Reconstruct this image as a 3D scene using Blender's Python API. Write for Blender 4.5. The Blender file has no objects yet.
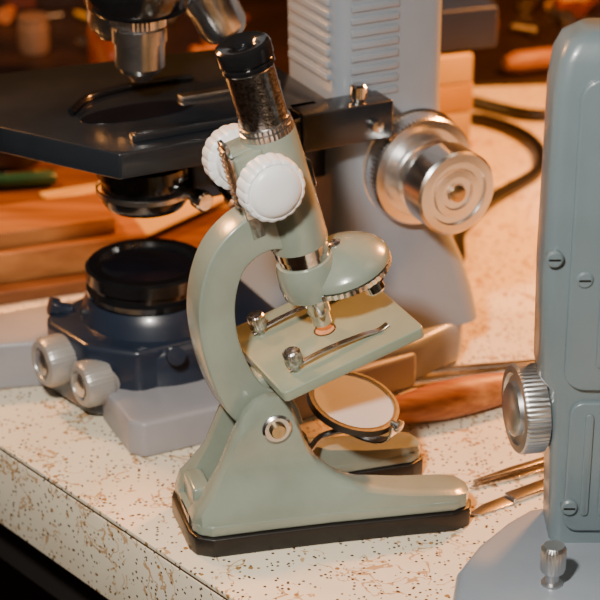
import bpy, bmesh, math, random
from mathutils import Vector, Matrix
random.seed(4)
S=0.01
V=Vector
sc=bpy.context.scene
COL=sc.collection

# ---------------- materials ----------------
def newmat(name):
    m=bpy.data.materials.new(name); m.use_nodes=True
    nt=m.node_tree; b=nt.nodes['Principled BSDF']
    return m,nt,b
def mat(name,col,rough=.4,metal=0,var=.12,nscale=60,bump=0,bscale=400,col2=None,coat=0,rvar=.0):
    m,nt,b=newmat(name)
    tc=nt.nodes.new('ShaderNodeTexCoord')
    n=nt.nodes.new('ShaderNodeTexNoise'); n.inputs['Scale'].default_value=nscale; n.inputs['Detail'].default_value=5
    nt.links.new(tc.outputs['Object'],n.inputs['Vector'])
    r=nt.nodes.new('ShaderNodeValToRGB')
    c2=col2 or tuple(c*(1-var) for c in col)
    r.color_ramp.elements[0].color=(*c2,1); r.color_ramp.elements[0].position=.38
    r.color_ramp.elements[1].color=(*col,1); r.color_ramp.elements[1].position=.6
    nt.links.new(n.outputs['Fac'],r.inputs['Fac']); nt.links.new(r.outputs['Color'],b.inputs['Base Color'])
    b.inputs['Metallic'].default_value=metal
    b.inputs['Coat Weight'].default_value=coat
    b.inputs['Coat Roughness'].default_value=.12
    mr=nt.nodes.new('ShaderNodeMapRange')
    mr.inputs['To Min'].default_value=rough+rvar; mr.inputs['To Max'].default_value=max(.03,rough-rvar)
    nt.links.new(n.outputs['Fac'],mr.inputs['Value']); nt.links.new(mr.outputs['Result'],b.inputs['Roughness'])
    if bump:
        n2=nt.nodes.new('ShaderNodeTexNoise'); n2.inputs['Scale'].default_value=bscale; n2.inputs['Detail'].default_value=3
        nt.links.new(tc.outputs['Object'],n2.inputs['Vector'])
        bp=nt.nodes.new('ShaderNodeBump'); bp.inputs['Strength'].default_value=bump; bp.inputs['Distance'].default_value=.001
        nt.links.new(n2.outputs['Fac'],bp.inputs['Height']); nt.links.new(bp.outputs['Normal'],b.inputs['Normal'])
    return m
def wood(name,c1,c2,scale=30):
    m,nt,b=newmat(name)
    tc=nt.nodes.new('ShaderNodeTexCoord'); mp=nt.nodes.new('ShaderNodeMapping'); mp.inputs['Scale'].default_value=(1,8,8)
    n=nt.nodes.new('ShaderNodeTexNoise'); n.inputs['Scale'].default_value=scale; n.inputs['Detail'].default_value=6
    r=nt.nodes.new('ShaderNodeValToRGB')
    r.color_ramp.elements[0].color=(*c1,1); r.color_ramp.elements[0].position=.35
    r.color_ramp.elements[1].color=(*c2,1); r.color_ramp.elements[1].position=.65
    nt.links.new(tc.outputs['Object'],mp.inputs['Vector']); nt.links.new(mp.outputs['Vector'],n.inputs['Vector'])
    nt.links.new(n.outputs['Fac'],r.inputs['Fac']); nt.links.new(r.outputs['Color'],b.inputs['Base Color'])
    b.inputs['Roughness'].default_value=.45
    return m
def laminate():
    m,nt,b=newmat('speckled_laminate'); L=nt.links.new; N=nt.nodes.new
    tc=N('ShaderNodeTexCoord')
    def noise(s,d=3,dist=0):
        n=N('ShaderNodeTexNoise'); n.inputs['Scale'].default_value=s; n.inputs['Detail'].default_value=d; n.inputs['Distortion'].default_value=dist
        L(tc.outputs['Object'],n.inputs['Vector']); return n.outputs['Fac']
    def math_(op,a,bv=None):
        x=N('ShaderNodeMath'); x.operation=op
        for i,q in enumerate((a,bv)):
            if q is None: continue
            if isinstance(q,(int,float)): x.inputs[i].default_value=q
            else: L(q,x.inputs[i])
        return x.outputs[0]
    def mix(f,a,c):
        x=N('ShaderNodeMix'); x.data_type='RGBA'; L(f,x.inputs['Factor'])
        if isinstance(a,tuple): x.inputs[6].default_value=a
        else: L(a,x.inputs[6])
        x.inputs[7].default_value=c
        return x.outputs[2]
    base=mix(noise(25),(.80,.72,.58,1),(.68,.58,.42,1))
    v=math_('ABSOLUTE',math_('SUBTRACT',noise(62,3,1.2),.5))
    vein=math_('MULTIPLY',math_('LESS_THAN',v,.018),math_('GREATER_THAN',noise(40,2),.51))
    vein=math_('MULTIPLY',vein,.8)
    c=mix(vein,base,(.40,.21,.07,1))
    vo=N('ShaderNodeTexVoronoi'); vo.inputs['Scale'].default_value=430; L(tc.outputs['Object'],vo.inputs['Vector'])
    sx=N('ShaderNodeSeparateColor'); L(vo.outputs['Color'],sx.inputs[0])
    sp=math_('MULTIPLY',math_('LESS_THAN',vo.outputs['Distance'],.30),math_('GREATER_THAN',sx.outputs[0],.55))
    c=mix(sp,c,(.07,.04,.02,1))
    v3=N('ShaderNodeTexVoronoi'); v3.inputs['Scale'].default_value=190; L(tc.outputs['Object'],v3.inputs['Vector'])
    s3=N('ShaderNodeSeparateColor'); L(v3.outputs['Color'],s3.inputs[0])
    sp3=math_('MULTIPLY',math_('LESS_THAN',v3.outputs['Distance'],.22),math_('GREATER_THAN',s3.outputs[1],.74))
    c=mix(sp3,c,(.30,.16,.05,1))
    L(c,b.inputs['Base Color']); b.inputs['Roughness'].default_value=.33
    return m

M={}
M['green']=mat('green_grey_enamel',(.225,.262,.215),.25,0,.14,40,.06,600,coat=.4)
M['greenstage']=mat('green_stage_enamel',(.245,.285,.210),.33,0,.08,60,coat=.2)
M['chrome']=mat('worn_chrome',(.80,.79,.77),.12,1,.40,120,rvar=.06)
M['darkchrome']=mat('pitted_chrome',(.66,.65,.64),.20,1,.0,600,.10,900,col2=(.30,.28,.26))
M['steel']=mat('brushed_steel',(.66,.65,.65),.26,1,.25,90)
M['brass']=mat('brass',(.55,.42,.25),.3,1,.3,200)
M['alu']=mat('turned_aluminium',(.86,.86,.87),.24,1,.06,80)
M['alu2']=mat('dull_aluminium',(.60,.60,.61),.36,1,.1,80)
M['rubber']=mat('black_rubber',(.010,.008,.007),.4,0,.4,60,.1)
M['blackplastic']=mat('black_gloss_plastic',(.008,.008,.009),.15,0,.3,60,coat=.5)
M['white']=mat('white_plastic',(.78,.79,.81),.35,0,.03,60)
M['greyblue']=mat('pale_blue_grey_enamel',(.24,.275,.325),.36,0,.07,30,.04,700,coat=.2)
M['greyblue2']=mat('teal_grey_enamel',(.135,.178,.200),.34,0,.08,30,.05,700,coat=.2)
M['grey']=mat('light_grey_paint',(.28,.275,.30),.4,0,.08,30)
M['navy']=mat('navy_slate_enamel',(.016,.023,.041),.3,0,.2,40,coat=.3)
M['slate']=mat('slate_stage',(.014,.017,.022),.25,0,.3,25,coat=.2)
M['cream']=mat('grey_knob',(.33,.32,.31),.32,.35,.1)
M['lens']=mat('dark_glass',(.006,.007,.012),.04,0,.2,coat=1)
M['mirror']=mat('pale_glare_mirror',(.90,.93,.97),.07,.45,.02,coat=1)  # white half-metallic base paints pale glare into the mirror
M['handle']=wood('turned_wood',(.27,.08,.018),(.47,.18,.05),40)
M['tan']=mat('tan_reflection_disc',(.55,.30,.16),.4)  # colour stands in for an orange reflection on the stage
M['board']=wood('board_wood',(.20,.078,.022),(.34,.15,.045),14)
M['board2']=wood('bench_board_wood',(.09,.032,.010),(.18,.07,.020),9)
M['paper']=mat('yellowed_paper',(.66,.48,.20),.7,0,.2,18)
M['yellow']=mat('yellow_card',(.60,.34,.03),.6,0,.2,20)
M['bluebox']=mat('blue_book_cloth',(.006,.022,.12),.5,0,.2)
M['darkred']=mat('dark_red_cloth',(.09,.018,.01),.6,0,.3,20)
M['brown']=mat('dark_brown_leather',(.018,.007,.004),.5,0,.4,25)
M['teal']=mat('teal_plastic',(.012,.075,.07),.3)
M['cable']=mat('cable_rubber',(.008,.008,.010),.35)
M['cup']=mat('tan_ceramic',(.16,.10,.065),.3)
M['wall']=mat('brown_wall_paint',(.12,.06,.03),.8,0,.15,4)
M['floor']=wood('floor_wood',(.05,.03,.02),(.09,.05,.03),4)
M['laminate']=laminate()
M['seam']=mat('brown_edge_seam',(.10,.045,.015),.5)
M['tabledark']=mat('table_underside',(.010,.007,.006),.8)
M['amber']=mat('amber_jar',(.18,.04,.008),.12,0,.3,coat=.6)

# ---------------- geometry helpers ----------------
class F:
    def __init__(s,o=(0,0,0),x=(1,0,0),y=(0,1,0),z=(0,0,1)):
        s.o=V(o); s.x=V(x).normalized(); s.y=V(y).normalized(); s.z=V(z).normalized()
    def P(s,a,b,c): return s.o+s.x*a+s.y*b+s.z*c
    def at(s,a,b,c): return F(s.P(a,b,c),s.x,s.y,s.z)
def axisframe(o,ax):
    z=V(ax).normalized(); h=V((0,0,1)) if abs(z.z)<.9 else V((1,0,0))
    x=h.cross(z).normalized(); y=z.cross(x)
    return F(o,x,y,z)
W=F()
def group(name,loc):
    e=bpy.data.objects.new(name,None); e.location=V(loc)*S; e.empty_display_size=.02
    COL.objects.link(e); return e
def finish(name,bm,m,parent=None,bevel=0,seg=3,ang=35,bang=30):
    bmesh.ops.remove_doubles(bm,verts=bm.verts,dist=1e-5)
    bmesh.ops.recalc_face_normals(bm,faces=bm.faces)
    if bevel:
        ed=[e for e in bm.edges if len(e.link_faces)==2 and e.calc_face_angle(0)>math.radians(bang)]
        if ed: bmesh.ops.bevel(bm,geom=ed,offset=bevel,segments=seg,affect='EDGES',profile=.5,clamp_overlap=True)
    for f in bm.faces: f.smooth=True
    for e in bm.edges:
        if len(e.link_faces)==2 and e.calc_face_angle(0)>math.radians(ang): e.smooth=False
    bmesh.ops.scale(bm,vec=(S,S,S),verts=bm.verts)
    me=bpy.data.meshes.new(name); bm.to_mesh(me); bm.free()
    me.materials.append(M[m] if isinstance(m,str) else m)
    ob=bpy.data.objects.new(name,me); COL.objects.link(ob)
    if parent:
        ob.parent=parent; ob.matrix_parent_inverse=Matrix.Translation(parent.location).inverted()
    return ob
def loops(name,rings,m,parent=None,bevel=0,cap=True,**k):
    bm=bmesh.new(); R=[]
    for r in rings: R.append([bm.verts.new(p) for p in r])
    n=len(rings[0])
    for i in range(len(R)-1):
        for j in range(n):
            try: bm.faces.new((R[i][j],R[i][(j+1)%n],R[i+1][(j+1)%n],R[i+1][j]))
            except ValueError: pass
    if cap:
        bm.faces.new(R[0]); bm.faces.new(R[-1])
    return finish(name,bm,m,parent,bevel,**k)
def prism(name,poly,z0,z1,fr,m,parent=None,bevel=.1,top=1.0,**k):
    cx=sum(p[0] for p in poly)/len(poly); cy=sum(p[1] for p in poly)/len(poly)
    a=[fr.P(p[0],p[1],z0) for p in poly]
    b=[fr.P(cx+(p[0]-cx)*top,cy+(p[1]-cy)*top,z1) for p in poly]
    return loops(name,[a,b],m,parent,bevel,**k)
def box(name,x0,x1,y0,y1,z0,z1,fr,m,parent=None,bevel=.08,**k):
    return prism(name,[(x0,y0),(x1,y0),(x1,y1),(x0,y1)],z0,z1,fr,m,parent,bevel,**k)
def lathe(name,prof,fr,m,parent=None,seg=56,mod=None,**k):
    rings=[]
    for i,(r,z) in enumerate(prof):
        ring=[]
        for j in range(seg):
            t=2*math.pi*j/seg
            rr=max(r,.0005)
            if mod: rr*=mod(t,i)
            ring.append(fr.P(rr*math.cos(t),rr*math.sin(t),z))
        rings.append(ring)
    return loops(name,rings,m,parent,0,**k)
def torusring(name,ro,ri,z0,z1,fr,m,parent=None,seg=56):
    prof=[(ri,z0),(ro,z0),(ro,z1),(ri,z1),(ri,z0)]
    rings=[[fr.P(r*math.cos(2*math.pi*j/seg),r*math.sin(2*math.pi*j/seg),z) for j in range(seg)] for r,z in prof]
    return loops(name,rings,m,parent,0,cap=False)
def catmull(pts,n=6):
    out=[]; P=[V(p) for p in pts]; P=[P[0]*2-P[1]]+P+[P[-1]*2-P[-2]]
    for i in range(1,len(P)-2):
        for k in range(n):
            t=k/n
            out.append(.5*((2*P[i])+(P[i+1]-P[i-1])*t+(2*P[i-1]-5*P[i]+4*P[i+1]-P[i+2])*t*t+(3*P[i]-P[i-1]-3*P[i+1]+P[i+2])*t**3))
    out.append(P[-2]); return out
def sweep(name,pts,side,sec,m,parent=None,scales=None,bevel=0,**k):
    side=V(side).normalized(); rings=[]
    for i,p in enumerate(pts):
        t=(pts[min(i+1,len(pts)-1)]-pts[max(i-1,0)]).normalized()
        up=side.cross(t).normalized(); s=scales[i] if scales else 1
        rings.append([p+side*a+up*b*s for a,b in sec])
    return loops(name,rings,m,parent,bevel,**k)
def rsec(a,b,r=.2,n=3):
    out=[]
    for cx,cy,a0 in ((a-r,b-r,0),(-a+r,b-r,90),(-a+r,-b+r,180),(a-r,-b+r,270)):
        for i in range(n+1):
            t=math.radians(a0+90*i/n); out.append((cx+r*math.cos(t),cy+r*math.sin(t)))
    return out
def curve(name,pts,r,m,parent=None):
    c=bpy.data.curves.new(name,'CURVE'); c.dimensions='3D'; c.bevel_depth=r*S; c.bevel_resolution=4; c.use_fill_caps=True
    q=catmull(pts,8); sp=c.splines.new('POLY'); sp.points.add(len(q)-1)
    for i,p in enumerate(q): sp.points[i].co=(*(p*S),1)
    c.materials.append(M[m]); ob=bpy.data.objects.new(name,c); COL.objects.link(ob)
    if parent:
        ob.parent=parent; ob.matrix_parent_inverse=Matrix.Translation(parent.location).inverted()
    return ob
def rrect(x0,x1,y0,y1,r,n=4):
    out=[]
    for cx,cy,a0 in ((x1-r,y1-r,0),(x0+r,y1-r,90),(x0+r,y0+r,180),(x1-r,y0+r,270)):
        for i in range(n+1):
            t=math.radians(a0+90*i/n); out.append((cx+r*math.cos(t),cy+r*math.sin(t)))
    return out
def interp(tab,x):
    if x<=tab[0][0]: return tab[0][1]
    for (a,b),(c,d) in zip(tab,tab[1:]):
        if x<=c: return b+(d-b)*(x-a)/(c-a)
    return tab[-1][1]

# ---------------- room & table ----------------
TF=F((-14.35,5.1,0),(.655,-.756,0),(.756,.655,0))
tb=group('workbench_table',TF.P(-30,50,-75))
box('tabletop',-120,50,0,112,-.22,0,TF,'laminate',tb,bevel=.04)
box('edge_seam',-119.9,49.9,.06,111.9,-.36,-.22,TF,'seam',tb,bevel=0)
box('edge_band',-120,50,.02,112,-4.6,-.36,TF,'laminate',tb,bevel=.06)
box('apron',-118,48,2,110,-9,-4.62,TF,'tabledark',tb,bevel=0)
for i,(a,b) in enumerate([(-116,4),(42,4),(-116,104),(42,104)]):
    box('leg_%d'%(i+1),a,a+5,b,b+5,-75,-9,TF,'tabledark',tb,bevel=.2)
box('floor',-220,150,-140,114,-80,-75,TF,'floor',None,bevel=0)
box('wall_back',-220,150,114,119,-75,150,TF,'wall',None,bevel=0)
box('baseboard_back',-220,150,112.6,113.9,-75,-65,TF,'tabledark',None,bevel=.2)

# ---------------- toy microscope ----------------
toy=group('toy_microscope',(-1.4,-1.3,0))
cb,sb=math.cos(math.radians(16.5)),math.sin(math.radians(16.5))
B=F((-5.15,-2.65,0),(cb,sb,0),(-sb,cb,0))
FX,FY=.945,.88
def outline(d):
    near=[(0-d,-1.7),(.15-d*.8,-2.15-d*.7),(.7,-2.55-d),(3,-2.65-d),(6,-2.85-d),(9,-3.15-d),(11.5,-3.4-d),(12.15+d*.7,-3.15-d*.7),(12.4+d,-2.6),(12.3+d*.8,-1.8+d*.5),(11.8,-1.4+d*.8),(9,-1.35+d*.8),(7.2,-1.25+d*.8),(6.2,-.6)]
    return near+[(x*FX if x>6 else x,-y*FY) for x,y in reversed(near)]
prism('rubber_sole',outline(.18),0,.92,B,'rubber',toy,bevel=.1)
prism('base_plate',outline(0),.92,1.45,B,'green',toy,bevel=.1)
H=[(0,1.5),(.3,2.0),(.9,2.75),(1.4,3.6),(2.0,5.1),(2.5,6.1),(3.0,6.6),(3.5,6.8),(4.0,6.75),(4.5,6.35),(4.85,5.5),(5.2,4.4),(5.7,3.5),(6.4,2.85),(7.5,2.35),(9.5,2.0),(11.5,1.8),(12.1,1.72),(12.35,1.64)]
xs=[h[0] for h in H]; xs=sorted(set(xs+[1.15,1.7,2.25,2.75,3.25,3.75,4.25,4.68,5.05,5.45,6.0,7,8.5,10.5]))
YO=[(0,1.8),(.25,2.3),(.8,2.52),(6,2.82),(11.5,3.36),(12.1,3.2),(12.35,2.8)]
YI=[(0,.86),(6.0,.86),(7,1.28),(11.4,1.42),(12.1,1.6),(12.35,1.95)]
def sm(t): t=max(0,min(1,t)); return t*t*(3-2*t)
for sgn,nm in ((-1,'cheek_leg_near'),(1,'cheek_leg_far')):
    rings=[]
    for x in xs:
        h=interp(H,x); yo=interp(YO,x); yi=interp(YI,x); ring=[]
        if sgn>0: yo*=FY; yi=yi*FY if x>6.2 else yi
        xx=x*FX if (sgn>0 and x>6) else x
        zt=[1.0+(h-1.0)*k/10 for k in range(11)]
        for z in zt:
            f=sm((z-1.2)/2.6)*sm((9-x)/3)
            y=yo+(1.62-yo)*f
            ring.append((y,z))
        y,z=ring[-1]; ring[-1]=(y-.22,z); ring.append((max(yi+.02,y-.5),z+.04))
        ring.append((yi,z-.06)); ring.append((yi,1.0))
        rings.append([B.P(xx,sgn*a,b) for a,b in ring])
    loops(nm,rings,'green',toy,0,ang=42)
box('heel_bridge',.25,1.1,-.95,.95,1.2,2.5,B,'green',toy,bevel=.15)
box('label_plate',-.06,.02,-1.3,.3,1.0,1.4,B,'blackplastic',toy,bevel=.02)
pf=F(B.P(3.84,-1.5,5.35),B.x,B.z,-B.y)
lathe('pivot_screw_washer',[(.66,0),(.66,.22),(.56,.3),(0,.3)],pf,'steel',toy)
lathe('pivot_screw_head',[(.36,.3),(.36,.42),(.3,.5),(0,.5)],pf,'brass',toy)
pf2=F(B.P(3.84,1.5,5.3),B.x,B.z,B.y)
lathe('pivot_nut',[(.6,0),(.6,.3),(.3,.45),(0,.45)],pf2,'steel',toy,seg=6)

cu,su=math.cos(math.radians(24)),math.sin(math.radians(24))
PV=V((-1.42,-1.29,5.3))
U=F(PV,(cu,su,0),(0,0,1),(-su,cu,0))
e1=U.x; e2=U.z
arm=[(0.3,-.9),(0,0),(-1.2,.95),(-2.02,2.5),(-2.5,4.3),(-2.55,6.0),(-2.1,7.55),(-1.25,8.45),(-.2,8.85),(.85,8.75)]
ap=catmull([U.P(a,b,0) for a,b in arm],6)
n=len(ap); scl=[]
for i in range(n):
    t=i/(n-1); scl.append(1.15-.31*sm(t*2.2) if t<.5 else .84+.12*sm((t-.6)*3))
sweep('curved_arm',ap,e2,rsec(.78,.98,.10,4),'green',toy,scales=scl,ang=50)

ta=math.asin(.267)
tz=(e1*(-math.sin(ta))+V((0,0,1))*math.cos(ta)); tx=(e1*math.cos(ta)+V((0,0,1))*math.sin(ta))
T=F(U.P(2.60,3.85,0),tx,e2,tz)
lathe('eyepiece_cap',[(.95,12.42),(1.08,12.45),(1.13,12.52),(1.13,12.68),(1.06,12.73),(1.08,12.79),(1.16,12.88),(1.17,13.35),(1.12,13.5),(1.0,13.56),(.62,13.5),(.42,13.32),(.4,13.2),(0,13.2)],T,'blackplastic',toy)
lathe('eyepiece_lens',[(.38,13.15),(.3,13.24),(.15,13.28),(0,13.29)],T,'lens',toy)
lathe('chrome_drawtube',[(1.03,9.3),(1.03,12.45)],T,'darkchrome',toy)
lathe('knurled_collar',[(1.0,9.45),(1.15,9.47),(1.15,9.72),(1.06,9.76),(1.11,9.8),(1.11,9.98),(1.0,10.02)],T,'steel',toy,seg=160,mod=lambda t,i:1+(.012*math.cos(40*t) if i in(1,2,4,5) else 0))
lathe('body_tube',[(1.12,4.0),(1.25,4.02),(1.28,4.2),(1.27,5.3),(1.24,7.5),(1.19,9.35),(1.15,9.46),(1.0,9.48)],T,'green',toy)
lathe('tube_collar',[(1.05,3.2),(1.1,3.25),(1.1,3.55),(1.18,3.6),(1.18,4.0),(1.1,4.05)],T,'chrome',toy)
box('rack_housing',-1.95,-.9,-.62,.62,4.9,9.35,T,'green',toy,bevel=.12)
box('pinion_block',-2.0,-.7,-1.0,1.0,7.6,9.3,T,'green',toy,bevel=.12)
box('rack_strip',-2.1,-1.9,-.35,.35,5.3,9.8,T,'darkchrome',toy,bevel=.03)
box('side_plate',-2.15,-1.5,-.78,-.62,5.4,9.3,T,'darkchrome',toy,bevel=.03)
for k in range(16): box('rack_tooth_%d'%k,-2.2,-2.08,-.3,.3,5.5+k*.26,5.62+k*.26,T,'darkchrome',toy,bevel=0)
box('maker_label',.86,1.32,-.5,.5,6.4,7.7,T,'blackplastic',toy,bevel=.1)
KX,KZ=-1.10,8.0
lathe('pinion_shaft',[(.28,-2.6),(.28,2.6)],F(T.P(KX,0,KZ),tx,tz,-e2),'steel',toy,seg=20)
for sgn,nm in((1,'focus_knob_near'),(-1,'focus_knob_far')):
    kf=F(T.P(KX,0,KZ),tx,tz,-e2*sgn)
    lathe(nm,[(.5,1.05),(1.0,1.1),(1.05,1.45),(1.30,1.5),(1.38,1.58),(1.38,2.2),(1.33,2.36),(1.22,2.44),(1.14,2.42),(1.1,2.5),(.9,2.62),(.6,2.70),(.25,2.73),(0,2.73)],kf,'white',toy,seg=240,
      mod=lambda t,i:(1+.05*(abs(math.sin(9*t))**.5-.8)) if 3<=i<=7 else 1)
# nosepiece
lathe('nosepiece_neck',[(1.0,1.5),(1.28,1.6),(1.36,2.1),(1.32,2.85),(1.22,3.2),(1.0,3.25)],T,'green',toy)
dt=math.radians(19)
dz=(e1*(-math.sin(dt))+V((0,0,1))*math.cos(dt)); dx=(e1*math.cos(dt)+V((0,0,1))*math.sin(dt))
DC=F(T.P(1.56,0,2.05),dx,e2,dz)
lathe('nosepiece_dome',[(0,-.05),(2.05,-.05),(2.14,.03),(2.12,.22),(2.02,.38),(1.7,.66),(1.25,.94),(.75,1.12),(.3,1.2),(0,1.21)],DC,'green',toy,seg=64)
lathe('turret_ring',[(0,-.46),(1.55,-.46),(2.02,-.38),(2.12,-.3),(2.12,-.08),(2.02,-.03),(0,-.03)],DC,'chrome',toy,seg=192,mod=lambda t,i:1+(.016*math.cos(48*t) if 2<=i<=4 else 0))
lathe('turret_screw',[(.3,1.1),(.3,1.24),(.2,1.3),(0,1.3)],DC,'steel',toy,seg=24)
lathe('objective_working',[(.66,1.75),(.66,1.1),(.52,1.05),(.52,.5),(.44,.42),(.44,-.1),(.34,-.2),(.22,-.22),(0,-.22)],T,'chrome',toy,seg=40)
for k,a in enumerate((62,-62)):
    a=math.radians(a); o=DC.P(1.3*math.cos(a),1.3*math.sin(a),-.42)
    ax=(-DC.z+ (DC.x*math.cos(a)+DC.y*math.sin(a))*.25)
    L_=.6+.15*k
    lathe('objective_spare_%d'%(k+1),[(.58,-.1),(.58,.3),(.45,.36),(.45,L_-.1),(.36,L_),(.2,L_),(0,L_)],axisframe(o,ax),'chrome',toy,seg=36)
# stage
SF=F(U.P(-.29,2.5,0),tx,e2,tz)
prism('stage_plate',rrect(-.35,6.5,-3.15,3.4,.25,3),-.5,0,SF,'greenstage',toy,bevel=.06)
lathe('stage_aperture',[(.0,.0),(.42,.0),(.42,.015),(0,.015)],SF.at(3.15,0,0),'tan',toy,seg=32)  # solid disc over the aperture, its reflection painted as tan
torusring('stage_aperture_ring',.5,.42,0,.02,SF.at(3.15,0,0),'brass',toy)
box('stage_bracket',-.9,1.6,-.7,.7,-1.1,-.5,SF,'green',toy,bevel=.1)
for sgn in(-1,1):
    q=SF.at(.85,1.95*sgn,0)
    lathe('clip_post_%s'%('a' if sgn<0 else 'b'),[(.2,0),(.2,.32),(.36,.34),(.39,.4),(.39,.95),(.32,1.02),(0,1.03)],q,'darkchrome',toy,seg=96,mod=lambda t,i:1+(.03*math.cos(24*t) if i in(3,4) else 0))
    pts=[q.P(-.35,0,.2),q.P(0,0,.22),q.P(1.5,0,.32),q.P(3.2,0,.2),q.P(4.0,0,.06),q.P(4.5,0,.16)]
    pts=catmull(pts,5)
    sweep('clip_spring_%s'%('a' if sgn<0 else 'b'),pts,e2,rsec(.17,.03,.02,1),'steel',toy)
# mirror
mf=axisframe(V((2.4,.2,4.9)),(.25,-.18,.95))
torusring('mirror_rim',2.1,1.95,-.26,.08,mf,'rubber',toy)
torusring('mirror_bezel',1.96,1.84,-.1,.06,mf,'chrome',toy)
lathe('mirror_back',[(0,-.3),(1.7,-.3),(1.88,-.2),(1.88,-.1),(0,-.1)],mf,'rubber',toy)
lathe('mirror_face',[(0,-.1),(1.9,-.1),(1.9,0.02),(0,.02)],mf,'mirror',toy)
ca=V((.80,-.57,-.2)).normalized()
dn=(V((0,0,-1))-ca*ca.dot(V((0,0,-1)))).normalized()
fork=[]
for k in range(-9,10):
    a=math.pi/2*k/9
    fork.append(mf.o+ca*(2.32*math.sin(a))+dn*(1.5*math.cos(a)**.6 if k not in(-9,9) else 0))
sweep('mirror_fork',fork,ca.cross(dn),rsec(.34,.05,.03,1),'chrome',toy)
for s_ in(-1,1):
    lathe('fork_screw_%d'%(s_+2),[(.15,-.25),(.15,.05),(.3,.06),(.3,.2),(.2,.26),(0,.26)],axisframe(mf.o+ca*2.32*s_,ca*s_),'steel',toy,seg=24)
bt=mf.o+dn*1.5
curve('fork_stem',[bt,bt+V((-1.2,-.3,-.25)),B.P(5.6,0,3.0),B.P(4.4,0,3.4)],.16,'steel',toy)
curve('stage_support',[B.P(3.9,0,4.4),U.P(.6,.9,0),SF.P(.6,0,-.8)],.42,'green',toy)

# ---------------- background compound microscope ----------------
G=F((-7.5,11.3,0),(.891,.454,0),(.454,-.891,0))
bm_=group('compound_microscope',(-3,13,0))
prism('foot_near',[(-3.6,2.3),(-3.8,6.2),(-3.3,6.9),(4,7.0),(11.8,6.3),(12,2)],0,1.9,G,'grey',bm_,bevel=.22)
prism('foot_far',[(-9.5,-6.5),(-10.2,-4.6),(-9.6,-3.6),(-3,-1.6),(6,-1),(12,-2),(12,-6.3),(3,-6)],0,2.6,G,'grey',bm_,bevel=.25)
prism('base_rear',[(5,-6),(5,6.1),(12,6.1),(15.2,5),(16.6,2.6),(16.8,-2.6),(15,-5.5),(12,-6.2)],0,2.4,G,'greyblue',bm_,bevel=.5)
secs=[(2.2,6.2,16.6,5.0,1.2),(3.4,6.6,16.6,4.5,1.3),(5.0,8.0,16.3,3.8,1.2),(6.6,8.8,15.7,3.3,1.1),(8.5,9.0,15.3,3.1,1.0),(14,9.0,15.0,3.0,.9),(22,8.8,15.0,3.0,.9),(26,8,14.8,3,.9),(29,7.5,14,2.8,.9)]
loops('column',[[G.P(a,b,z) for a,b in rrect(p0,p1,-q,q,r,5)] for z,p0,p1,q,r in secs],'greyblue',bm_,0,ang=50)
for k in range(9):
    box('column_rib_%d'%k,9.6,12.2,2.95,3.12,14.6+k*.62,14.95+k*.62,G,'greyblue',bm_,bevel=.06)
for k in range(9):
    box('column_front_rib_%d'%k,8.75,9.05,-2,2.2,15.4+k*.62,15.75+k*.62,G,'greyblue',bm_,bevel=.06)
box('head_arm',-2.8,13,-2.6,2.6,24,28.5,G,'greyblue',bm_,bevel=.7)
kf=F(G.P(13.2,3.0,10.6),G.x,(0,0,1),G.y)
lathe('coarse_knob',[(2.95,-.3),(2.95,.05),(2.8,.1),(2.8,1.0),(2.7,1.15),(2.3,1.2),(2.25,1.1),(1.9,1.1)],kf,'alu',bm_,seg=240,mod=lambda t,i:1+(.006*math.cos(80*t) if i in(2,3) else 0))
lathe('fine_knob',[(1.9,1.0),(1.9,1.9),(1.7,2.0),(1.65,2.6),(2.0,2.7),(2.12,2.8),(2.12,4.2),(2.0,4.34),(1.6,4.36),(1.55,4.2),(1.25,4.2),(1.2,4.3),(.85,4.32),(.8,4.2),(.5,4.2),(.45,4.3),(0,4.3)],kf,'alu',bm_,seg=96)
lathe('knob_screw',[(.42,4.25),(.42,4.4),(.3,4.45),(0,4.45)],kf,'brass',bm_,seg=24)
kf2=F(G.P(13.2,-3.0,10.5),G.x,(0,0,1),-G.y)
lathe('coarse_knob_far',[(2.9,-.3),(2.9,.05),(2.75,.1),(2.75,1.0),(2.65,1.15),(0,1.2)],kf2,'alu',bm_)
# stage
prism('stage_slab',[(-3.1,4.7),(8.7,4.9),(8.7,-7),(-5,-8.5),(-8,-7),(-8,-3)],13.3,14.6,G,'slate',bm_,bevel=.12)
box('stage_side_rail',6,10.9,3.25,5.0,13.1,15.0,G,'slate',bm_,bevel=.12)
box('mechanical_slide_bar',-2,7.5,3.2,3.8,14.6,15.0,G,'slate',bm_,bevel=.08)
lathe('stage_clamp_knob',[(.3,14.9),(.3,15.1),(.42,15.15),(.42,15.7),(.3,15.8),(0,15.8)],G.at(9.4,4.2,0),'chrome',bm_,seg=24)
lathe('stage_end_screw',[(.3,0),(.3,.3),(0,.35)],axisframe(G.P(9.9,5.0,13.9),G.y),'steel',bm_,seg=24)
pts=[(-.2+2.9*math.cos(a*math.pi/16),1.1*math.sin(a*math.pi/16)) for a in range(32)]
prism('stage_opening',[(a,b) for a,b in pts],14.58,14.63,G,'lens',bm_,bevel=0)
box('slide_finger',2.2,7.5,-.9,-.3,14.6,14.85,G,'steel',bm_,bevel=.05)
curve('slide_arm',[G.P(4,-3,14.8),G.P(1.5,-3.2,14.8),G.P(-1.5,-2.6,14.8),G.P(-3.2,-1,14.8)],.18,'blackplastic',bm_)
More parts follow.
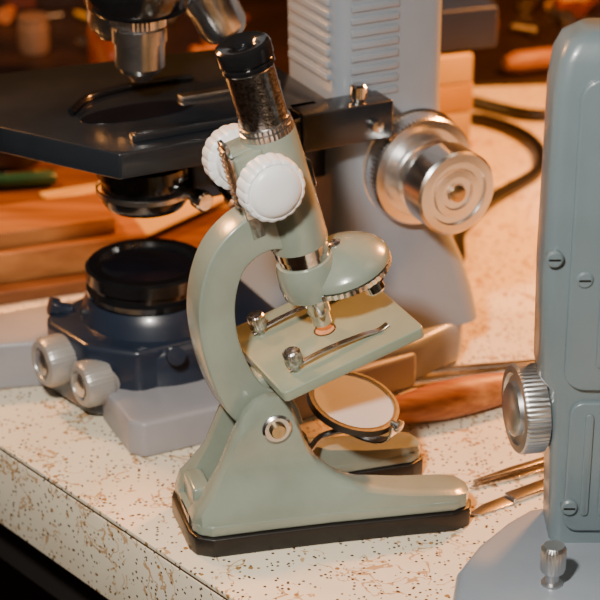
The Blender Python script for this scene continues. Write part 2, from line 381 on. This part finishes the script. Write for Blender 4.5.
# condenser
lathe('condenser',[(1.2,9.8),(1.9,9.9),(2.1,10.2),(2.1,11.4),(2.3,11.5),(2.3,12.1),(1.7,12.3),(1.5,13.5)],G,'blackplastic',bm_)
lathe('condenser_ring',[(2.3,10.6),(2.36,10.62),(2.36,10.85),(2.3,10.9)],G,'steel',bm_,cap=False)
box('condenser_carrier',1.8,9.2,-1.6,1.6,10.2,12.6,G,'navy',bm_,bevel=.2)
box('stage_carrier',4.5,9.4,-2.4,2.4,12.4,13.3,G,'greyblue',bm_,bevel=.15)
lathe('condenser_centring_screw',[(.35,0),(.35,.9),(.5,.95),(.5,1.5),(.4,1.6),(0,1.6)],axisframe(G.P(1.5,1.6,10.9),(.6,-.75,-.1)),'chrome',bm_,seg=32)
lathe('condenser_centring_screw_b',[(.18,0),(.18,1.4),(.28,1.45),(.28,1.9),(0,1.95)],axisframe(G.P(3.0,1.5,11.1),(.5,-.8,-.3)),'chrome',bm_,seg=24)
# illuminator housing
lathe('illuminator_housing',[(4.2,.6),(4.4,.9),(4.4,3.4),(4.25,3.7),(3.7,4.0),(3.5,4.6),(3.2,5.2),(2.95,5.4)],G.at(.4,-.3,0),'navy',bm_,seg=64)
prism('illuminator_block',[(-4.6,-2.2),(-4.9,-1.2),(-4.2,1.9),(-2.2,3.8),(6,3.6),(6,-3.6),(-2,-3.6)],.2,4.0,G,'navy',bm_,bevel=.3)
lathe('field_lens_ring',[(2.5,5.2),(3.0,5.3),(3.05,5.6),(2.8,5.7),(2.8,6.0),(3.05,6.1),(3.05,6.7),(2.9,6.82),(2.4,6.82),(2.3,6.6),(0,6.6)],G,'blackplastic',bm_,seg=64)
lathe('field_lens',[(2.25,6.6),(1.6,6.72),(.8,6.8),(0,6.82)],G,'lens',bm_)
for nm,p,q,z,r in(('lamp_knob',-5.3,0,2.6,1.25),('diaphragm_knob',-4.2,2.2,2.15,1.15)):
    f=axisframe(G.P(p+1.2,q,z),-G.x+G.y*.1)
    lathe(nm,[(r*.8,-.6),(r*.8,.3),(r,.35),(r,1.5),(r*.9,1.7),(r*.65,1.75),(r*.6,1.6),(0,1.6)],f,'cream',bm_,seg=144,mod=lambda t,i:1+(.008*math.cos(36*t) if i in(2,3) else 0))
    lathe(nm+'_cap',[(r*.5,1.5),(r*.5,1.75),(r*.3,1.85),(0,1.85)],f,'steel',bm_,seg=32)
lathe('lock_screw',[(.3,0),(.3,.5),(.45,.55),(.45,1.0),(0,1.05)],axisframe(G.P(-.5,3.9,3.6),(.3,-.9,.3)),'navy',bm_,seg=24)
lathe('side_lock_screw',[(.3,0),(.3,.6),(.45,.65),(.45,1.1),(0,1.15)],axisframe(G.P(-3.3,-2.2,4.0),(-.9,-.3,.3)),'navy',bm_,seg=24)
# nosepiece & objectives
lathe('revolving_nosepiece',[(1.2,19.6),(2.3,19.7),(2.5,20.0),(2.6,21),(2.6,22),(2.2,22.5),(2.2,24.1)],G,'blackplastic',bm_)
lathe('objective_lens',[(0,16.2),(.5,16.2),(.62,16.4),(1.0,16.7),(1.05,16.9),(1.2,16.95),(1.2,18.1),(1.3,18.15),(1.3,18.8),(1.15,18.85),(1.15,19.9)],G,'steel',bm_)
lathe('objective_grip_ring',[(1.22,18.9),(1.34,18.95),(1.34,19.35),(1.22,19.4)],G,'alu',bm_,seg=160,mod=lambda t,i:1+(.015*math.cos(40*t)))
for k,(dp,dq,st_) in enumerate(((1.0,.15,3.0),(-.1,-1.0,1.8))):
    ax=(G.x*dp+G.y*dq)*.48+V((0,0,-1))
    o=G.P(st_*dp,st_*dq,20.6)
    lathe('tilted_objective_%d'%(k+1),[(1.3,-.6),(1.3,1.0),(1.2,1.05),(1.2,2.4),(1.0,2.8),(.6,3.1),(.5,3.4),(0,3.4)],axisframe(o,ax),'steel',bm_,seg=40)

# ---------------- foreground microscope (right) ----------------
r2=group('compound_microscope.001',(14,-5,0))
base=[(10.0,-3.3),(9.0,-4.3),(7.6,-6.2),(6.5,-8.4),(6.1,-11),(7,-12.5),(18,-13),(20,-8),(20,-3.0),(11,-3.0)]
prism('base',base,0,1.5,W,'greyblue',r2,bevel=.35)
secs=[(1.4,10.6,18.5,-6.2,-3.2,.5),(4,10.5,18.5,-6.2,-3.2,.6),(8.6,10.3,18.5,-6.2,-3.2,.6),(9.3,9.8,18.5,-6.3,-3.2,.6),(14,9.7,18.5,-6.3,-3.2,.6),(21.5,9.75,18.5,-6.3,-3.2,.6),(22.8,9.9,18.5,-6.2,-3.3,.6),(23.5,10.2,18.3,-6.0,-3.5,.6),(23.9,10.8,18,-5.7,-3.8,.6)]
loops('body_casting',[[V((a,b,z)) for a,b in rrect(x0,x1,y0,y1,r,5)] for z,x0,x1,y0,y1,r in secs],'greyblue2',r2,0,ang=50)
PF=F((0,-6.28,0),(1,0,0),(0,0,1),(0,-1,0))
prism('side_panel',rrect(10.75,18,8.9,22.3,.9,5),-.2,.22,PF,'greyblue2',r2,bevel=.1)
prism('lower_panel',rrect(11.1,18,2.2,8.3,.6,5),-.2,.14,PF,'greyblue2',r2,bevel=.08)
for k in range(8):
    prism('panel_slat_%d'%k,rrect(11.75+k*.75,12.1+k*.75,3.0,7.8,.17,3),.1,.24,PF,'greyblue2',r2,bevel=.04)
    prism('upper_slat_%d'%k,rrect(12.0+k*.75,12.3+k*.75,10.0,21.2,.14,3),.15,.33,PF,'greyblue2',r2,bevel=.04)
for k,(x,z) in enumerate([(10.1,14.8),(11.35,13.9),(11.3,3.4)]):
    q=F(PF.P(x,z,0),PF.x,PF.y,PF.z)
    lathe('panel_screw_%d'%k,[(.36,-.1),(.36,.24),(.28,.32),(0,.32)],q,'greyblue2' ,r2,seg=28)
    box('screw_slot_%d'%k,-.24,.24,-.04,.04,.3,.335,q,'rubber',r2,bevel=0)
f=axisframe(V((10.3,-4.2,7.0)),(-.97,-.20,.0))
lathe('focus_knob',[(1.2,-.6),(1.2,-.2),(1.7,-.1),(1.7,.2),(1.85,.25),(1.92,.3),(1.92,1.2),(1.85,1.3),(1.55,1.32),(1.45,1.2),(1.2,1.2),(1.15,1.4),(1.0,1.5),(0,1.5)],f,'alu2',r2,seg=240,mod=lambda t,i:1+(.009*math.cos(60*t) if i in(5,6) else 0))
q=F((10.35,-9.4,0))
lathe('stage_post',[(.45,1.4),(.45,1.6),(.28,1.65),(.28,2.1),(.48,2.15),(.52,2.3),(.52,3.2),(.42,3.35),(0,3.35)],q,'alu2',r2,seg=96,mod=lambda t,i:1+(.02*math.cos(24*t) if i in(5,6) else 0))

# ---------------- hand tools ----------------
aw=group('wooden_handled_awl',(8,8,0))
f=axisframe(V((3.5,6.2,.97)),(8.2,3.7,0))
lathe('handle',[(0,0),(.22,.05),(.45,.3),(.62,1.0),(.78,2.2),(.95,3.6),(.95,5),(.85,6.4),(.7,7.6),(.55,8.2),(.6,8.4),(0,8.4)],f,'handle',aw,seg=40)
lathe('ferrule',[(.5,8.4),(.5,9.3),(.4,9.4),(0,9.4)],f,'brass',aw,seg=30)
lathe('spike',[(.14,9.3),(.12,12),(.02,14)],f,'steel',aw,seg=16)
tw=group('tweezers',(8,12,0))
for k,(dy,) in enumerate(((0,),(.95,))):
    pts=catmull([V((5.4+.1*k,11.2+dy,.15)),V((8,11.8+dy*.9,.2)),V((11,12.6+dy*.5,.25)),V((13.5,13.4,.3))],5)
    sweep('blade_%d'%k,pts,(-.3,.95,0),rsec(.26,.12,.05,1),'steel',tw)
sp=group('scalpel',(9.5,.3,0))
f=F((7.5,-1.5,0),(.83,.56,0),(-.56,.83,0))
prism('blade',[(0,-.05),(.5,-.38),(2.4,-.46),(2.6,.34),(1.0,.28)],.04,.12,f,'steel',sp,bevel=.02)
box('grip',2.4,6.6,-.44,.36,.02,.28,f,'steel',sp,bevel=.08)
fc=group('dissecting_forceps',(9.5,2,0))
f=F((7.9,.85,0),(.86,.51,0),(-.51,.86,0))
prism('leaf_a',[(0,-.1),(2.5,-.42),(6,-.46),(6,-.05),(2.5,.0),(0,.05)],.03,.2,f,'darkchrome',fc,bevel=.03)
prism('leaf_b',[(.3,.25),(2.5,.12),(6,.05),(6,.46),(2.5,.52),(.3,.4)],.03,.24,f,'steel',fc,bevel=.03)

# ---------------- background clutter ----------------
curve('power_cable',[V((6,24,.4)),V((8.8,25.5,.4)),V((9.4,30,.4)),V((11.6,35,.4)),V((15.0,40,.4)),V((15.2,45,.4)),V((12.5,49,.4)),V((8,50,.4))],.4,'cable')
curve('lamp_cable',[V((9.5,54,.45)),V((12,52.5,.45)),V((16,50,.45)),V((21,51,.45)),V((27,46,.45))],.40,'cable')
RB=F((8.2,40.5,0),(.95,.31,0),(-.31,.95,0))
yb=group('stacked_card_boxes',(9,43,0))
for k in range(4): box('card_box_%d'%k,-4+.15*k,2.8-.1*(k%2),0,7,.02+k*1.9,1.85+k*1.9,RB,'yellow' if k%2==0 else 'paper',yb,bevel=.1)
bb=group('blue_hardback_book',(10,44,7.7))
box('cover',-3.5,4.4,.3,8,7.75,10.4,RB,'bluebox',bb,bevel=.15)
box('pages',-3.3,4.45,.5,7.8,8.0,10.1,RB,'paper',bb,bevel=.02)
cA,sA=math.cos(math.radians(20)),math.sin(math.radians(20))
BF=F((-14,21.5,0),(cA,sA,0),(-sA,cA,0))
box('wooden_board',-22,17,0,27,0,.8,BF,'board2',None,bevel=.12)
box('wooden_plank',-14,6.2,1.0,6.2,.82,2.6,BF,'board',None,bevel=.12)
box('wooden_plank.001',-14,4.6,1.6,5.6,2.62,3.6,BF,'board',None,bevel=.1)
pp=group('paper_stack',(-8,35,.8))
for k in range(5):
    an=math.radians(24+7*k); f=F((-9.5+.4*k,34.0-.2*k,.8),(math.cos(an),math.sin(an),0),(-math.sin(an),math.cos(an),0))
    box('sheet_%d'%k,-5.4,5,-3.3,3.3,.02+k*.16,.15+k*.16,f,'paper' if k%2==0 else 'yellow',pp,bevel=.02)
pn=group('teal_pen',(-16,37,.8))
f=axisframe(V((-24,34.4,1.32)),(7.5,1.6,0))
lathe('barrel',[(.15,-.6),(.45,0),(.45,6),(.5,6.05),(.5,9),(.3,9.3),(0,9.3)],f,'teal',pn,seg=24)
box('pen_clip',6.2,8.9,-.07,.07,.48,.6,F(f.o,f.z,f.x,(0,0,1)),'chrome',pn,bevel=.02)
lathe('black_dish',[(0,0),(2.0,.02),(2.6,.9),(2.7,1.6),(2.5,1.65),(2.3,1.0),(1.8,.4),(0,.35)],F((-18.3,40.5,.82)),'blackplastic')
ang=math.radians(6)
DF=F((-34,50.5,0),(math.cos(ang),math.sin(ang),0),(-math.sin(ang),math.cos(ang),0))
box('leather_desk_mat',0,40,0,36,0,.3,DF,'brown',None,bevel=.08)
box('leather_desk_mat.001',43,90,1.5,34,0,.3,DF,'brown',None,bevel=.08)
lathe('small_ceramic_jar',[(0,0),(1.0,.02),(1.15,.4),(1.15,2.0),(.95,2.2),(1.1,2.3),(1.1,2.7),(0,2.8)],F((-19.5,64,.31)),'cup')
def bookrow(name,x,y,yaw,items,z=.31):
    g=group(name,(x,y,0)); a=math.radians(yaw)
    f=F((x,y,z),(math.cos(a),math.sin(a),0),(-math.sin(a),math.cos(a),0)); p=0
    for i,(w,h,d,m) in enumerate(items):
        box('cover_%d'%i,p,p+w,0,d,.01,h,f,m,g,bevel=.12)
        box('pages_%d'%i,p+.15,p+w-.15,.2,d-.2,.2,h+.04,f,'paper',g,bevel=.01)
        p+=w+.03
bookrow('book_row',-26,74,6,[(3,9,7,'brown'),(2.4,11,7,'darkred'),(4,8,7,'brown'),(2.5,10,7,'darkred'),(5,12,8,'brown'),(3,9,7,'bluebox'),(3,11,7,'brown')])
lathe('amber_bottle',[(0,0),(1.6,.05),(1.8,.5),(1.8,4),(1.4,5),(.7,5.4),(.7,6.4),(.9,6.45),(.9,7.2),(0,7.3)],F((-13.0,57,.31)),'amber')
lathe('amber_bottle.001',[(0,0),(1.8,.05),(2,.5),(2,4),(1.5,5),(.8,5.5),(.8,6.8),(1.0,6.85),(1.0,7.8),(0,7.9)],F((-23.5,56,.31)),'amber')
bookrow('book_row.001',14,78,6,[(3,7,8,'darkred'),(5,10,8,'brown'),(4,8,7,'bluebox'),(6,9,8,'brown'),(4,10,8,'darkred')])
for gi,(xa,xb,ya,yb_) in enumerate(((-27,-2,58,71),(12,32,67,75))):
    cl=group('scattered_brass_fittings' if gi==0 else 'scattered_brass_fittings.001',((xa+xb)/2,(ya+yb_)/2,.31))
    rnd=random.Random(8+gi)
    for k in range(30 if gi==0 else 24):
        x=rnd.uniform(xa,xb); y=rnd.uniform(ya,yb_)
        if gi==0 and (abs(x+19.5)<4 and abs(y-64)<4.5 or abs(x+13)<4.5 and y<62 or abs(x+23.5)<4.5 and y<62): continue
        a=rnd.uniform(0,3.14); L_=rnd.uniform(1.5,4); r=rnd.uniform(.2,.45)
        lathe('fitting_%d'%k,[(0,0),(r*1.7,.02),(r*1.7,.5),(r,.55),(r,L_),(0,L_)],axisframe(V((x,y,.31+r*1.7)),(math.cos(a),math.sin(a),0)),rnd.choice(['brass','steel','brass','handle','darkchrome','amber','yellow']),cl,seg=16)
st=group('wooden_handled_file',(19,58,0))
f=axisframe(V((14.5,58.5,1.15)),(10,4,0))
lathe('grip',[(0,0),(.5,.1),(.8,1),(.8,4),(.5,5),(0,5)],f,'board',st,seg=24)
lathe('shank',[(.35,4.8),(.3,13),(.1,14)],f,'brass',st,seg=20)
lathe('bolt_cap',[(0,0),(1.0,.02),(1.0,1.2),(.6,1.4),(.6,2.6),(0,2.7)],F((20.5,54,0)),'darkchrome',None,seg=6)

# ---------------- lights ----------------
def area(name,loc,tgt,size,en,col):
    l=bpy.data.lights.new(name,'AREA'); l.size=size*S; l.energy=en; l.color=col
    o=bpy.data.objects.new(name,l); o.location=V(loc)*S
    o.rotation_euler=(V(tgt)-V(loc)).to_track_quat('-Z','Y').to_euler(); COL.objects.link(o); return o
area('key_lamp',(-12,-52,54),(0,-5,4),5,8.0,(1,.93,.82))
area('bench_lamp_warm',(36,40,44),(13,26,0),8,11,(1,.34,.065))
area('side_lamp_warm',(-40,34,44),(-14,22,2),8,4.2,(1,.42,.11))
area('soft_ceiling',(60,-20,110),(5,5,5),40,.8,(1,.75,.5))
w=bpy.data.worlds.new('world'); sc.world=w; w.use_nodes=True
w.node_tree.nodes['Background'].inputs[0].default_value=(.50,.34,.23,1)
w.node_tree.nodes['Background'].inputs[1].default_value=.085

cam=bpy.data.cameras.new('camera'); cam.lens=124.2; cam.sensor_width=36; cam.clip_start=.01
co=bpy.data.objects.new('camera',cam); COL.objects.link(co)
co.location=(0,-.8157,.4803); co.rotation_euler=(math.radians(65),0,0)
cam.dof.use_dof=True; cam.dof.focus_distance=.88; cam.dof.aperture_fstop=14
sc.camera=co
